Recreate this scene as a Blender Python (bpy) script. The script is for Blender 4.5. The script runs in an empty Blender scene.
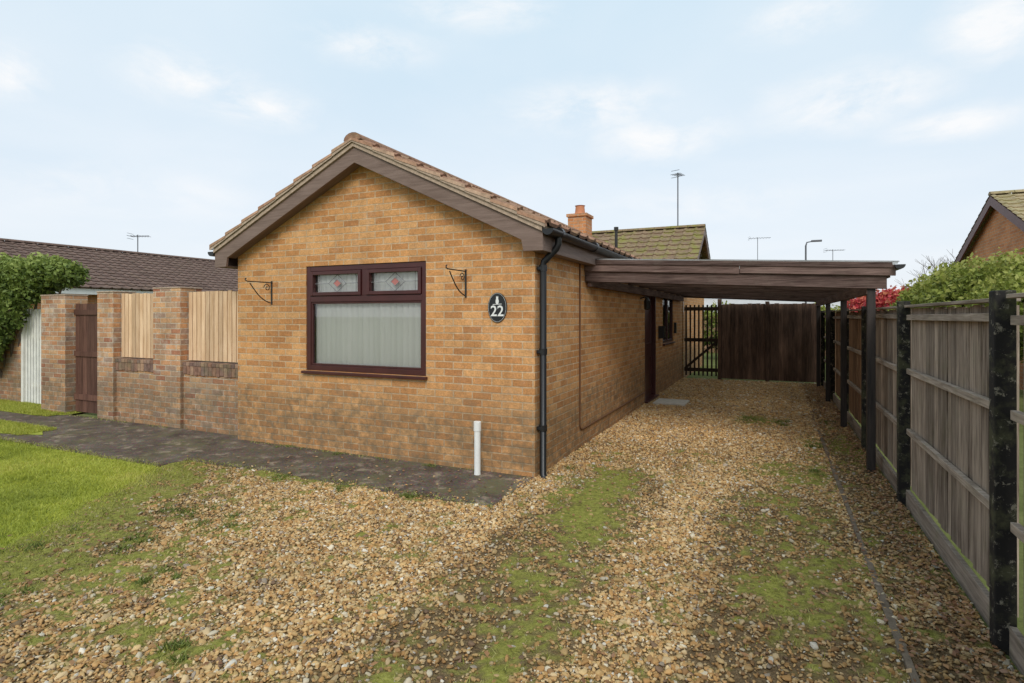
import bpy, math, random
import numpy as np
from mathutils import Vector, Matrix
random.seed(7); rng=np.random.default_rng(7)
S=bpy.context.scene
S.view_settings.view_transform='Standard'
try: S.view_settings.look='None'
except Exception: pass
S.view_settings.exposure=0

# ------------------------------------------------------------ helpers
def empty(name,parent=None):
    o=bpy.data.objects.new(name,None); S.collection.objects.link(o)
    o.empty_display_size=.2
    if parent: o.parent=parent
    return o
class NT:
    def __init__(s,tree): s.t=tree; s.n=tree.nodes; s.l=tree.links
    def new(s,typ,**kw):
        n=s.n.new(typ)
        for k,v in kw.items():
            if k=='ins':
                for a,b in v.items():
                    if isinstance(b,bpy.types.NodeSocket): s.l.new(b,n.inputs[a])
                    else: n.inputs[a].default_value=b
            else: setattr(n,k,v)
        return n
    def math(s,op,a,b=0.0,clamp=False):
        n=s.n.new('ShaderNodeMath'); n.operation=op; n.use_clamp=clamp
        for i,v in enumerate((a,b)):
            if isinstance(v,bpy.types.NodeSocket): s.l.new(v,n.inputs[i])
            else: n.inputs[i].default_value=v
        return n.outputs[0]
    def mix(s,f,a,b,mode='MIX'):
        n=s.n.new('ShaderNodeMixRGB'); n.blend_type=mode
        for k,v in (('Fac',f),('Color1',a),('Color2',b)):
            if isinstance(v,bpy.types.NodeSocket): s.l.new(v,n.inputs[k])
            else:
                n.inputs[k].default_value = v if k=='Fac' else (v[0],v[1],v[2],1)
        return n.outputs[0]
    def ramp(s,f,stops,interp='LINEAR'):
        n=s.n.new('ShaderNodeValToRGB'); cr=n.color_ramp; cr.interpolation=interp
        while len(cr.elements)<len(stops): cr.elements.new(.5)
        for e,(p,c) in zip(cr.elements,stops):
            e.position=p; e.color=(c[0],c[1],c[2],1) if not isinstance(c,(int,float)) else (c,c,c,1)
        s.l.new(f,n.inputs[0]); return n.outputs[0]
    def noise(s,vec,scale,detail=4,rough=.55,dist=0):
        n=s.n.new('ShaderNodeTexNoise'); n.inputs['Scale'].default_value=scale
        n.inputs['Detail'].default_value=detail; n.inputs['Roughness'].default_value=rough
        n.inputs['Distortion'].default_value=dist
        if vec is not None: s.l.new(vec,n.inputs['Vector'])
        return n.outputs['Fac']
def newmat(name,rough=.8,spec=.3):
    m=bpy.data.materials.new(name); m.use_nodes=True
    t=NT(m.node_tree); b=t.n['Principled BSDF']; b.inputs['Roughness'].default_value=rough
    b.inputs['Specular IOR Level'].default_value=spec
    return m,t,b
def bump(t,b,h,strength=.4,dist=.01):
    n=t.new('ShaderNodeBump',ins={'Strength':strength,'Distance':dist,'Height':h})
    t.l.new(n.outputs[0],b.inputs['Normal'])
def objco(t): return t.new('ShaderNodeTexCoord').outputs['Object']
def uvco(t): return t.new('ShaderNodeTexCoord').outputs['UV']
def rndattr(t,name='rnd'): return t.new('ShaderNodeAttribute',attribute_name=name).outputs['Fac']

def mat_plain(name,col,rough=.5,spec=.4,var=.25,scale=6,bmp=.1,metal=0):
    m,t,b=newmat(name,rough,spec); o=objco(t)
    n=t.noise(o,scale,4); n2=t.noise(o,scale*9,2)
    f=t.math('ADD',t.math('MULTIPLY',n,.7),t.math('MULTIPLY',n2,.3))
    d=[c*(1-var) for c in col]; l=[min(1,c*(1+var)) for c in col]
    t.l.new(t.ramp(f,[(.3,d),(.7,l)]),b.inputs['Base Color'])
    b.inputs['Metallic'].default_value=metal
    if bmp: bump(t,b,n2,bmp,.004)
    return m
def mat_brick(name,cols,mortar,dirt=.35,white=.15,bw=.225,rh=.075,basez=.5):
    m,t,b=newmat(name,.9,.15); uv=uvco(t); o=objco(t)
    nv=t.new('ShaderNodeTexNoise',ins={'Vector':uv,'Scale':14.0,'Detail':3.0})
    off=t.new('ShaderNodeVectorMath',operation='MULTIPLY_ADD',ins={0:nv.outputs['Color'],1:(.008,.006,0),2:uv})
    br=t.new('ShaderNodeTexBrick',ins={'Vector':off.outputs[0],'Scale':1.0,'Mortar Size':.0070,'Mortar Smooth':.25,'Bias':0.0,'Brick Width':bw,'Row Height':rh,
        'Color1':(0,0,0,1),'Color2':(1,1,1,1),'Mortar':(.5,.5,.5,1)})
    br.offset=.5
    n=len(cols); c=t.ramp(br.outputs['Color'],[(i/(n-1),cols[i]) for i in range(n)])
    fine=t.noise(uv,60,3,.7); mid=t.noise(o,2.2,5,.6)
    c=t.mix(1,c,t.ramp(fine,[(.25,.66),(.75,1.25)]),'MULTIPLY')
    blot=t.noise(uv,18,3,.6); c=t.mix(1,c,t.ramp(blot,[(.3,.84),(.7,1.12)]),'MULTIPLY')
    mm=t.mix(1,mortar,t.ramp(t.noise(uv,25,2),[(.3,.70),(.7,1.12)]),'MULTIPLY')
    c=t.mix(br.outputs['Fac'],c,mm)
    c=t.mix(1,c,t.ramp(mid,[(.3,1-dirt),(.6,1.05)]),'MULTIPLY')
    wn=t.ramp(t.noise(o,4.5,5,.7),[(.54,0),(.72,1)])
    c=t.mix(t.math('MULTIPLY',wn,white),c,(.62,.56,.48))
    st_=t.new('ShaderNodeVectorMath',operation='MULTIPLY',ins={0:uv,1:(6,.7,1)}).outputs[0]
    sw=t.ramp(t.noise(st_,1.0,4,.6),[(.50,0),(.75,1)])
    c=t.mix(t.math('MULTIPLY',sw,dirt*1.1),c,(.22,.145,.085))
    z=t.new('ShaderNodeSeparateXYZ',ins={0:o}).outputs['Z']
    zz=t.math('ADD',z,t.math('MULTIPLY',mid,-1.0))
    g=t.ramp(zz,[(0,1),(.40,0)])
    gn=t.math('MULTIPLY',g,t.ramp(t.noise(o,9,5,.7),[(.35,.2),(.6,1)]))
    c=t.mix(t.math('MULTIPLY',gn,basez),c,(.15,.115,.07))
    t.l.new(c,b.inputs['Base Color'])
    h=t.math('ADD',t.math('MULTIPLY',br.outputs['Fac'],-1.0),t.math('MULTIPLY',fine,.6))
    bump(t,b,h,.7,.007)
    return m
def mat_wood(name,dark,light,axis='v',rough=.8,spec=.2,var=.5,moss=0,bmp=.4,mosscol=(.12,.14,.05)):
    m,t,b=newmat(name,rough,spec); uv=uvco(t); r=rndattr(t); o=objco(t)
    sep=t.new('ShaderNodeSeparateXYZ',ins={0:uv})
    u,v=sep.outputs[0],sep.outputs[1]
    if axis=='u': u,v=v,u
    cmb=t.new('ShaderNodeCombineXYZ',ins={0:t.math('MULTIPLY',u,60),1:t.math('MULTIPLY',v,3),2:t.math('MULTIPLY',r,91)})
    g=t.noise(cmb.outputs[0],1,5,.65,.4)
    cmb2=t.new('ShaderNodeCombineXYZ',ins={0:t.math('MULTIPLY',u,8),1:t.math('MULTIPLY',v,1.5),2:t.math('MULTIPLY',r,33)})
    g2=t.noise(cmb2.outputs[0],1,4,.6)
    f=t.math('ADD',t.math('MULTIPLY',g,.6),t.math('MULTIPLY',g2,.4))
    c=t.ramp(f,[(.37,dark),(.63,light)])
    vr=t.math('ADD',t.math('MULTIPLY',r,var),1-var/2)
    n=t.new('ShaderNodeCombineXYZ',ins={0:vr,1:vr,2:vr})
    c=t.mix(1,c,n.outputs[0],'MULTIPLY')
    if moss:
        mk=t.ramp(t.noise(o,5,5,.7),[(.52,0),(.7,1)])
        c=t.mix(t.math('MULTIPLY',mk,moss),c,mosscol)
    t.l.new(c,b.inputs['Base Color'])
    if bmp: bump(t,b,g,bmp,.005)
    return m
def mat_tile(name,cols,moss=.3,mosscol=(.10,.12,.03)):
    m,t,b=newmat(name,.85,.2); r=rndattr(t); o=objco(t)
    n=len(cols); c=t.ramp(r,[(i/(n-1),cols[i]) for i in range(n)])
    c=t.mix(1,c,t.ramp(t.noise(o,14,5,.7),[(.3,.6),(.7,1.25)]),'MULTIPLY')
    mk=t.ramp(t.noise(o,3,6,.72),[(.47,0),(.62,1)])
    c=t.mix(t.math('MULTIPLY',mk,moss),c,mosscol)
    li=t.ramp(t.noise(o,25,3,.6),[(.66,0),(.74,1)])
    c=t.mix(t.math('MULTIPLY',li,.35),c,(.35,.33,.22))
    t.l.new(c,b.inputs['Base Color']); bump(t,b,t.noise(o,60,3),.3,.006)
    return m
def mat_leaf(name,cols,trans=.25):
    m,t,b=newmat(name,.55,.3); r=rndattr(t)
    n=len(cols); c=t.ramp(r,[(i/(n-1),cols[i]) for i in range(n)])
    t.l.new(c,b.inputs['Base Color'])
    tr=t.new('ShaderNodeBsdfTranslucent',ins={'Color':c})
    mx=t.new('ShaderNodeMixShader',ins={0:trans,1:b.outputs[0],2:tr.outputs[0]})
    t.l.new(mx.outputs[0],t.n['Material Output'].inputs[0])
    return m
def mat_glass(name):
    m=bpy.data.materials.new(name); m.use_nodes=True; t=NT(m.node_tree)
    t.n.remove(t.n['Principled BSDF'])
    fr=t.new('ShaderNodeFresnel',ins={'IOR':1.6})
    f=t.math('ADD',t.math('MULTIPLY',fr.outputs[0],1.2),.04,True)
    a=t.new('ShaderNodeBsdfTransparent',ins={'Color':(.99,.99,.99,1)})
    g=t.new('ShaderNodeBsdfGlossy',ins={'Roughness':.02})
    mx=t.new('ShaderNodeMixShader',ins={0:f,1:a.outputs[0],2:g.outputs[0]})
    t.l.new(mx.outputs[0],t.n['Material Output'].inputs[0]); return m

class MB:
    def __init__(s): s.v=[];s.f=[];s.uv=[];s.m=[];s.r=[]
    def poly(s,pts,mi=0,uv=None,r=None):
        if r is None: r=random.random()
        pts=[Vector(p) for p in pts]
        if uv is None:
            n=(pts[1]-pts[0]).cross(pts[2]-pts[0]); a=[abs(c) for c in n]; k=a.index(max(a))
            uv=[(p.y,p.z) if k==0 else (p.x,p.z) if k==1 else (p.x,p.y) for p in pts]
        i=len(s.v); s.v+= [tuple(p) for p in pts]; s.f.append(list(range(i,i+len(pts))))
        s.uv.append(uv); s.m.append(mi); s.r.append(r)
    def box(s,x0,x1,y0,y1,z0,z1,mi=0,r=None,M=None):
        if r is None: r=random.random()
        P=[(x0,y0,z0),(x1,y0,z0),(x1,y1,z0),(x0,y1,z0),(x0,y0,z1),(x1,y0,z1),(x1,y1,z1),(x0,y1,z1)]
        for q,k in (((0,3,2,1),2),((4,5,6,7),2),((0,1,5,4),1),((2,3,7,6),1),((1,2,6,5),0),((3,0,4,7),0)):
            pts=[P[i] for i in q]
            uv=[(p[1],p[2]) if k==0 else (p[0],p[2]) if k==1 else (p[0],p[1]) for p in pts]
            if M is not None: pts=[M@Vector(p) for p in pts]
            s.poly(pts,mi,uv,r)
    def prism(s,prof,axis,a0,a1,mi=0,r=None):
        if r is None: r=random.random()
        f=(lambda p,a:(p[0],a,p[1])) if axis=='y' else (lambda p,a:(a,p[0],p[1]))
        s.poly([f(p,a0) for p in prof],mi,None,r); s.poly([f(p,a1) for p in prof][::-1],mi,None,r)
        n=len(prof)
        for i in range(n):
            p,q=prof[i],prof[(i+1)%n]; s.poly([f(q,a0),f(p,a0),f(p,a1),f(q,a1)],mi,None,r)
    def tube(s,pts,rad,n=8,mi=0,r=None):
        if r is None: r=random.random()
        pts=[Vector(p) for p in pts]; rings=[]
        if not hasattr(rad,'__len__'): rad=[rad]*len(pts)
        prev=None
        for i,p in enumerate(pts):
            d=(pts[min(i+1,len(pts)-1)]-pts[max(i-1,0)]).normalized()
            up=Vector((0,0,1)) if abs(d.z)<.95 else Vector((0,1,0))
            if prev is not None and (prev-prev.dot(d)*d).length>.1: x=(prev-prev.dot(d)*d).normalized()
            else: x=d.cross(up).normalized()
            prev=x; y=x.cross(d)
            rings.append([p+rad[i]*(math.cos(2*math.pi*k/n)*x+math.sin(2*math.pi*k/n)*y) for k in range(n)])
        for i in range(len(rings)-1):
            A,B=rings[i],rings[i+1]; m=len(A)
            for k in range(m):
                k2=(k+1)%m; s.poly([A[k],A[k2],B[k2],B[k]],mi,[(k/m,i),(k/m+.1,i),(k/m+.1,i+1),(k/m,i+1)],r)
        s.poly(rings[0][::-1],mi,None,r); s.poly(rings[-1],mi,None,r)
    def build(s,name,mats,parent=None,smooth=False,bevel=0,merge=False):
        me=bpy.data.meshes.new(name); me.from_pydata(s.v,[],s.f)
        for m in (mats if isinstance(mats,(list,tuple)) else [mats]): me.materials.append(m)
        ul=me.uv_layers.new(name='UVMap'); flat=[c for f in s.uv for p in f for c in p]
        ul.data.foreach_set('uv',flat)
        me.polygons.foreach_set('material_index',s.m)
        a=me.attributes.new('rnd','FLOAT','FACE'); a.data.foreach_set('value',s.r)
        o=bpy.data.objects.new(name,me); S.collection.objects.link(o)
        if parent: o.parent=parent
        if smooth or bevel or merge:
            import bmesh
            bm=bmesh.new(); bm.from_mesh(me); bmesh.ops.remove_doubles(bm,verts=bm.verts,dist=1e-5)
            if smooth:
                for f in bm.faces: f.smooth=True
            bm.to_mesh(me); bm.free()
        if smooth:
            try: me.set_sharp_from_angle(angle=math.radians(50))
            except Exception: pass
        if bevel:
            b=o.modifiers.new('bevel','BEVEL'); b.width=bevel; b.segments=2; b.limit_method='ANGLE'
        return o
def npmesh(name,V,F,mats,rnd=None,uv=None,parent=None,smooth=False):
    me=bpy.data.meshes.new(name); n=len(V); k=F.shape[1]; nf=len(F)
    me.vertices.add(n); me.vertices.foreach_set('co',V.astype(np.float32).ravel())
    me.loops.add(nf*k); me.loops.foreach_set('vertex_index',F.astype(np.int32).ravel())
    me.polygons.add(nf); me.polygons.foreach_set('loop_start',np.arange(0,nf*k,k,dtype=np.int32))
    me.polygons.foreach_set('loop_total',np.full(nf,k,dtype=np.int32))
    if smooth: me.polygons.foreach_set('use_smooth',np.ones(nf,dtype=bool))
    me.update(calc_edges=True)
    if rnd is not None:
        a=me.attributes.new('rnd','FLOAT','FACE'); a.data.foreach_set('value',rnd.astype(np.float32))
    me.materials.append(mats)
    o=bpy.data.objects.new(name,me); S.collection.objects.link(o)
    if parent: o.parent=parent
    return o
def hsh(i,j,s): 
    v=np.sin(i*127.1+j*311.7+s*74.7)*43758.5453; return v-np.floor(v)
def vn(x,y,s=0):
    i=np.floor(x);j=np.floor(y);a=x-i;b=y-j;a=a*a*(3-2*a);b=b*b*(3-2*b)
    return (hsh(i,j,s)*(1-a)+hsh(i+1,j,s)*a)*(1-b)+(hsh(i,j+1,s)*(1-a)+hsh(i+1,j+1,s)*a)*b
def fbm(x,y,sc,s=0,o=4):
    r=0;a=.5;t=0
    for k in range(o): r=r+a*vn(x*sc,y*sc,s+k*3.3);t+=a;a*=.55;sc*=2.1
    return r/t
sm=lambda x,a,b:(lambda t:t*t*(3-2*t))(np.clip((x-a)/(b-a),0,1))

# ------------------------------------------------------------ materials
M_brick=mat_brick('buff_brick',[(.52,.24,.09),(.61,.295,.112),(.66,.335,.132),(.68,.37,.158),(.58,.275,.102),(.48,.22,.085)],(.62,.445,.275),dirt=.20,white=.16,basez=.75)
M_brick_old=mat_brick('weathered_brick',[(.48,.22,.11),(.60,.32,.16),(.62,.37,.20),(.38,.25,.185),(.62,.31,.15),(.36,.15,.095)],(.60,.50,.38),dirt=.36,white=.6,basez=.75)
M_brick_red=mat_brick('orange_brick',[(.55,.22,.09),(.66,.30,.13),(.62,.26,.10)],(.55,.42,.30),dirt=.2,white=.1)
M_barge=mat_wood('brown_bargeboard',(.15,.10,.078),(.235,.165,.135),'u',.6,.3,.15)
M_maho=mat_plain('mahogany_upvc',(.06,.014,.013),.35,.5,.25,5,0)
M_black=mat_plain('black_plastic',(.012,.012,.013),.35,.5,.2,6,.05)
M_iron=mat_plain('wrought_iron',(.02,.018,.016),.55,.5,.4,20,.2)
M_white=mat_plain('white_upvc',(.75,.75,.72),.4,.4,.08,5,.05)
M_tile=mat_tile('roof_tile_brown',[(.26,.14,.09),(.36,.20,.13),(.30,.17,.115),(.40,.25,.165)],.3)
M_tile_moss=mat_tile('roof_tile_mossy',[(.21,.14,.09),(.28,.19,.12),(.24,.17,.10)],.85,(.22,.21,.05))
M_tile_dark=mat_tile('roof_tile_dark',[(.13,.082,.066),(.19,.125,.10),(.155,.10,.08)],.15,(.1,.09,.04))
M_tile_tan=mat_tile('roof_tile_tan',[(.36,.28,.16),(.42,.33,.19),(.32,.25,.14)],.5,(.26,.24,.09))
M_mortar=mat_plain('verge_mortar',(.42,.32,.24),.95,.1,.3,25,.5)
M_carp=mat_wood('carport_timber',(.060,.036,.030),(.215,.145,.122),'u',.85,.12,.5,.22,.7,(.21,.18,.14))
M_carpv=mat_wood('carport_post_timber',(.016,.013,.012),(.05,.038,.032),'v',.6,.3,.5,0)
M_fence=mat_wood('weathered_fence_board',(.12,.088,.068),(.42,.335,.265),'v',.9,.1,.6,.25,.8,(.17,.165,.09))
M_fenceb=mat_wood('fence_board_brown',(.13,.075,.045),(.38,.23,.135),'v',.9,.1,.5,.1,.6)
M_rail=mat_wood('weathered_fence_rail',(.18,.14,.11),(.48,.395,.32),'u',.9,.1,.4,.35,.6,(.22,.21,.11))
M_pine=mat_wood('pine_picket',(.50,.31,.17),(.76,.54,.35),'v',.8,.2,.35,.0,.3)
M_gate=mat_wood('brown_gate_board',(.075,.034,.024),(.16,.08,.056),'v',.7,.2,.5)
M_darkfence=mat_wood('dark_stained_board',(.050,.028,.020),(.19,.115,.078),'v',.8,.2,.7)
M_gatedark=mat_wood('dark_gate_timber',(.02,.013,.010),(.07,.045,.032),'v',.8,.2,.5)
M_glass=mat_glass('window_glass')
def mat_blind():
    m,t,b=newmat('blind_fabric',.9,.1); r=rndattr(t)
    c=t.ramp(r,[(0,(.86,.87,.81)),(1,(.93,.93,.88))]); t.l.new(c,b.inputs['Base Color'])
    return m
M_blind=mat_blind()
M_lead=mat_plain('lead_came',(.25,.25,.26),.5,.5,.2,20,0)
M_metal=mat_plain('galvanised_metal',(.14,.14,.15),.45,.5,.2,20,0,.6)
M_wgate=mat_plain('white_painted_wood',(.74,.72,.66),.6,.3,.15,8,.1)
M_render=mat_plain('pale_render',(.68,.68,.72),.9,.1,.06,3,.1)
M_bark=mat_plain('bark',(.14,.11,.09),.95,.1,.3,15,.5)
def mat_post():
    m,t,b=newmat('flaking_black_post',.8,.25); uv=uvco(t); o=objco(t)
    f=t.ramp(t.noise(o,20,7,.8),[(.57,0),(.62,1)])
    c=t.mix(t.math('MULTIPLY',f,.8),(.017,.015,.014),(.30,.27,.21))
    f2=t.ramp(t.noise(o,7,5,.7),[(.48,0),(.62,1)]); c=t.mix(t.math('MULTIPLY',f2,.5),c,(.11,.11,.055))
    t.l.new(c,b.inputs['Base Color']); bump(t,b,f,.4,.004); return m
M_post=mat_post()

# ------------------------------------------------------------ masks for the ground
LE=[(-6.0,4.22),(-5.75,3.75),(-5.17,2.80),(-4.75,2.06),(-4.32,1.1),(-4.0,0.0),(-3.6,-3)]
LYS=np.array([p[1] for p in LE][::-1]); LXS=np.array([p[0] for p in LE][::-1])
def lawn_edge_x(y):
    return np.interp(y,LYS,LXS)+.10*(vn(y*3.1,y*0,11)-.5)+.05*(vn(y*9,y*0,12)-.5)
def moss(x,y):
    n=fbm(x,y,2.2,1); n2=fbm(x,y,11,5,3); n3=vn(x*38,y*38,8); n4=fbm(x,y,5,33,3)
    s1=np.exp(-((x+1.33+.14*np.sin(y*1.5)+.15*(n4-.5))/.44)**2)*(1-sm(y,5.4,6.6))*(.72+.28*sm(y,1.8,3.0))*1.02
    s2=np.exp(-((x-.12)/.42)**2)*sm(y,2.3,3.6)*(1-sm(y,6.2,7.6))*.90
    s3=np.exp(-(((x+.2)/.42)**2+((y-9.4)/.6)**2))*1.05
    s5=np.exp(-(((x-.78)/.22)**2+((y-8.0)/1.8)**2))*.98
    s6=np.exp(-((x-.42)/.16)**2)*.68*(1-sm(y,8,10))
    d=x-lawn_edge_x(y); s4=np.exp(-(np.maximum(d,0)/1.15)**2)*(1-sm(y,4.1,4.2))*1.12
    s7=np.exp(-((y-4.10)/.18)**2)*(x<-2.3)*.98*(.5+.5*sm(-x,2.6,5.0))
    s8=np.exp(-(((x+3.7)/1.1)**2+((y-2.3)/1.0)**2))*.80
    s9=np.exp(-(((x+3.0)/1.7)**2+((y-1.7)/.55)**2))*.66
    s10=.46*(n4>.5)*(y<7)
    s=np.maximum.reduce([s1,s2,s3,s4,s5,s6,s7,s8,s9,s10])
    return np.clip((s*(.40+1.25*n)-.50+((n2-.5)*1.7+(n3-.5)*.8)*(s>.08))*1.7,0,1)
def soil(x,y):
    n=fbm(x,y,1.6,21); n2=fbm(x,y,8,25,3)
    s2=np.exp(-((x-.05)/.55)**2)*(1-sm(y,5,7))*1.05
    s1=np.exp(-((x+1.36)/.55)**2)*(1-sm(y,5,7))*1.0
    s3=sm(x,.5,.62)*.8
    s4=np.exp(-(np.maximum(x-lawn_edge_x(y),0)/1.7)**2)*.9
    s5=np.exp(-(((x+.9)/1.2)**2+((y-1.9)/.35)**2))*.8
    s=np.maximum.reduce([s1,s2,s3,s4,s5,0*x+.30])
    return np.clip((s*(.4+1.2*n)-.38+(n2-.5)*.8)*2.4,0,1)

# ------------------------------------------------------------ ground
def mat_ground():
    m,t,b=newmat('grass_ground',.95,.1); o=objco(t)
    c=t.ramp(t.noise(o,.8,6,.7),[(.3,(.09,.11,.03)),(.7,(.19,.20,.07))]); t.l.new(c,b.inputs['Base Color'])
    bump(t,b,t.noise(o,20,4),.5,.03); return m
g=MB(); R=600
g.poly([(-R,-R,0),(R,-R,0),(R,R,0),(-R,R,0)])
g.build('ground',mat_ground())

def mat_gravel():
    m,t,b=newmat('gravel_bed',.9,.15); o=objco(t)
    v=t.new('ShaderNodeTexVoronoi',ins={'Vector':o,'Scale':80.0,'Randomness':1.0})
    hs=t.new('ShaderNodeSeparateColor',ins={0:v.outputs['Color']})
    c=t.ramp(hs.outputs[0],[(0,(.20,.125,.055)),(.25,(.38,.24,.10)),(.5,(.50,.325,.15)),(.75,(.55,.41,.24)),(1,(.42,.24,.10))])
    e=t.ramp(v.outputs['Distance'],[(.35,1),(.7,.35)])
    c=t.mix(1,c,e,'MULTIPLY')
    so=rndattr(t,'soil'); mo=rndattr(t,'moss')
    sc=t.ramp(t.noise(o,40,5,.7),[(.3,(.085,.055,.027)),(.7,(.22,.15,.08))])
    c=t.mix(t.math('MULTIPLY',so,.9),c,sc)
    mc=t.ramp(t.noise(o,30,5,.75),[(.3,(.10,.10,.025)),(.5,(.23,.225,.045)),(.7,(.36,.34,.085))])
    c=t.mix(mo,c,mc)
    t.l.new(c,b.inputs['Base Color'])
    h=t.math('ADD',t.math('MULTIPLY',e,t.math('SUBTRACT',1.0,mo)),t.math('MULTIPLY',t.noise(o,90,3,.7),.8))
    bump(t,b,h,.8,.01); return m
def in_gravel(x,y):
    inside=(x<.985)&(x>lawn_edge_x(y)+.0)&(y<15)
    hs=(x<-2.13)&(y>5.1); pth=(x<-2.2+.05*np.sin(y*6))&(y>4.17+.03*np.sin(x*5)); return inside&~hs&~pth
st=.03
xs=np.arange(-7,1.001,st); ys=np.arange(-3,15.001,st)
X,Y=np.meshgrid(xs,ys); nx,ny=len(xs),len(ys)
idx=np.arange(nx*ny).reshape(ny,nx)
F=np.stack([idx[:-1,:-1],idx[:-1,1:],idx[1:,1:],idx[1:,:-1]],-1).reshape(-1,4)
cx=X.ravel()[F].mean(1); cy=Y.ravel()[F].mean(1)
keep=(cx<1.0)&(cx>lawn_edge_x(cy)-.06)&~((cx<-2.1)&(cy>5.1)); F=F[keep]
Z=.005+.012*fbm(X,Y,1.1,9)+.01*moss(X,Y)
V=np.stack([X.ravel(),Y.ravel(),Z.ravel()],1)
used=np.unique(F); remap=-np.ones(len(V),int); remap[used]=np.arange(len(used)); V=V[used]; F=remap[F]
drive=npmesh('gravel_driveway',V,F,mat_gravel(),smooth=True)
for nm,fn in (('moss',moss),('soil',soil)):
    a=drive.data.attributes.new(nm,'FLOAT','POINT'); a.data.foreach_set('value',fn(V[:,0],V[:,1]).astype(np.float32))

def mat_stone():
    m,t,b=newmat('gravel_stone',.75,.25)
    a=t.new('ShaderNodeAttribute',attribute_name='col'); a.attribute_type='INSTANCER'
    t.l.new(a.outputs['Color'],b.inputs['Base Color']); return m
M_stone=mat_stone()
def sample(n,x0,x1,y0,y1):
    return rng.uniform(x0,x1,n),rng.uniform(y0,y1,n)
P=[]
for n,a in ((190000,(-5.8,1,1.0,6)),(85000,(-2.2,1,6,15)),(9000,(-5.8,1,0,1))):
    x,y=sample(n,*a); k=in_gravel(x,y); P.append(np.stack([x[k],y[k]],1))
# a few stones kicked onto the path edge
x,y=sample(420,-6,-2.15,4.17,5.1); k=rng.uniform(0,1,len(x))<np.exp(-(y-4.15)/.16); P.append(np.stack([x[k],y[k]],1))
P=np.concatenate(P); x,y=P[:,0],P[:,1]
ms=moss(x,y); sl_=soil(x,y)
pm=np.clip(1-ms*.95,0.12,1)*np.clip(1-.60*sl_,.1,1)
k=rng.uniform(0,1,len(x))<pm; x,y,ms,sl_=x[k],y[k],ms[k],sl_[k]; n=len(x)
sc=rng.lognormal(0,.38,n)*.0070; sc=np.clip(sc,.0035,.020)
far=sm(y,6,12); sc*=1+.45*far
z=.010+.012*fbm(x,y,1.1,9)+sc*.25+.018*((x<-2.25)&(y>4.2))
pal=np.array([(.56,.36,.155),(.62,.45,.245),(.47,.26,.095),(.66,.56,.40),(.34,.19,.08),(.54,.315,.125),(.40,.32,.24),(.72,.65,.54),(.58,.40,.19),(.24,.15,.09)])
pw=np.array([.21,.17,.13,.06,.10,.15,.035,.018,.12,.035]);pw/=pw.sum()
col=pal[rng.choice(len(pal),n,p=pw)]*rng.uniform(.82,1.18,(n,1)); 
col=col*(.95+.42*(fbm(x,y,.9,41)-.5)+.32*(fbm(x,y,5,43)-.5))[:,None]
col=col*(1-.32*sl_)[:,None]
mm_=(ms*.6*rng.uniform(0,1,n))[:,None]; col=col*(1-mm_)+np.array([.18,.175,.045])*mm_
me=bpy.data.meshes.new('gravel_stones'); me.vertices.add(n)
me.vertices.foreach_set('co',np.stack([x,y,z],1).astype(np.float32).ravel())
a=me.attributes.new('scl','FLOAT_VECTOR','POINT'); a.data.foreach_set('vector',(sc[:,None]*np.stack([rng.uniform(.9,1.5,n),rng.uniform(.7,1.1,n),rng.uniform(.45,.8,n)],1)).astype(np.float32).ravel())
a=me.attributes.new('rot','FLOAT_VECTOR','POINT'); a.data.foreach_set('vector',np.stack([rng.normal(0,.3,n),rng.normal(0,.3,n),rng.uniform(0,6.28,n)],1).astype(np.float32).ravel())
a=me.attributes.new('col','FLOAT_COLOR','POINT'); a.data.foreach_set('color',np.concatenate([col,np.ones((n,1))],1).astype(np.float32).ravel())
gs=bpy.data.objects.new('gravel_stones',me); S.collection.objects.link(gs)
ng=bpy.data.node_groups.new('gravel_scatter','GeometryNodeTree')
ng.interface.new_socket('Geometry',in_out='INPUT',socket_type='NodeSocketGeometry')
ng.interface.new_socket('Geometry',in_out='OUTPUT',socket_type='NodeSocketGeometry')
T=NT(ng); gi=T.new('NodeGroupInput'); go=T.new('NodeGroupOutput')
join=T.new('GeometryNodeJoinGeometry')
for k in range(4):
    ico=T.new('GeometryNodeMeshIcoSphere',ins={'Radius':1.0,'Subdivisions':2})
    pos=T.new('GeometryNodeInputPosition')
    vm=T.new('ShaderNodeVectorMath',operation='ADD',ins={0:pos.outputs[0],1:(k*7.3,k*3.1,0)})
    nz=T.new('ShaderNodeTexNoise',ins={'Vector':vm.outputs[0],'Scale':.9,'Detail':1.0})
    sb=T.new('ShaderNodeVectorMath',operation='SUBTRACT',ins={0:nz.outputs['Color'],1:(.5,.5,.5)})
    ml=T.new('ShaderNodeVectorMath',operation='SCALE',ins={0:sb.outputs[0]}); ml.inputs['Scale'].default_value=1.6
    sp=T.new('GeometryNodeSetPosition',ins={'Geometry':ico.outputs['Mesh'],'Offset':ml.outputs[0]})
    sh=T.new('GeometryNodeSetShadeSmooth',ins={'Geometry':sp.outputs[0],'Shade Smooth':True})
    smt=T.new('GeometryNodeSetMaterial',ins={'Geometry':sh.outputs[0],'Material':M_stone})
    g2=T.new('GeometryNodeGeometryToInstance'); T.l.new(smt.outputs[0],g2.inputs[0]); T.l.new(g2.outputs[0],join.inputs[0])
iop=T.new('GeometryNodeInstanceOnPoints',ins={'Points':gi.outputs[0],'Instance':join.outputs[0],'Pick Instance':True})
rv=T.new('FunctionNodeRandomValue',data_type='INT'); rv.inputs[4].default_value=0; rv.inputs[5].default_value=3
T.l.new(rv.outputs[2],iop.inputs['Instance Index'])
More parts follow.
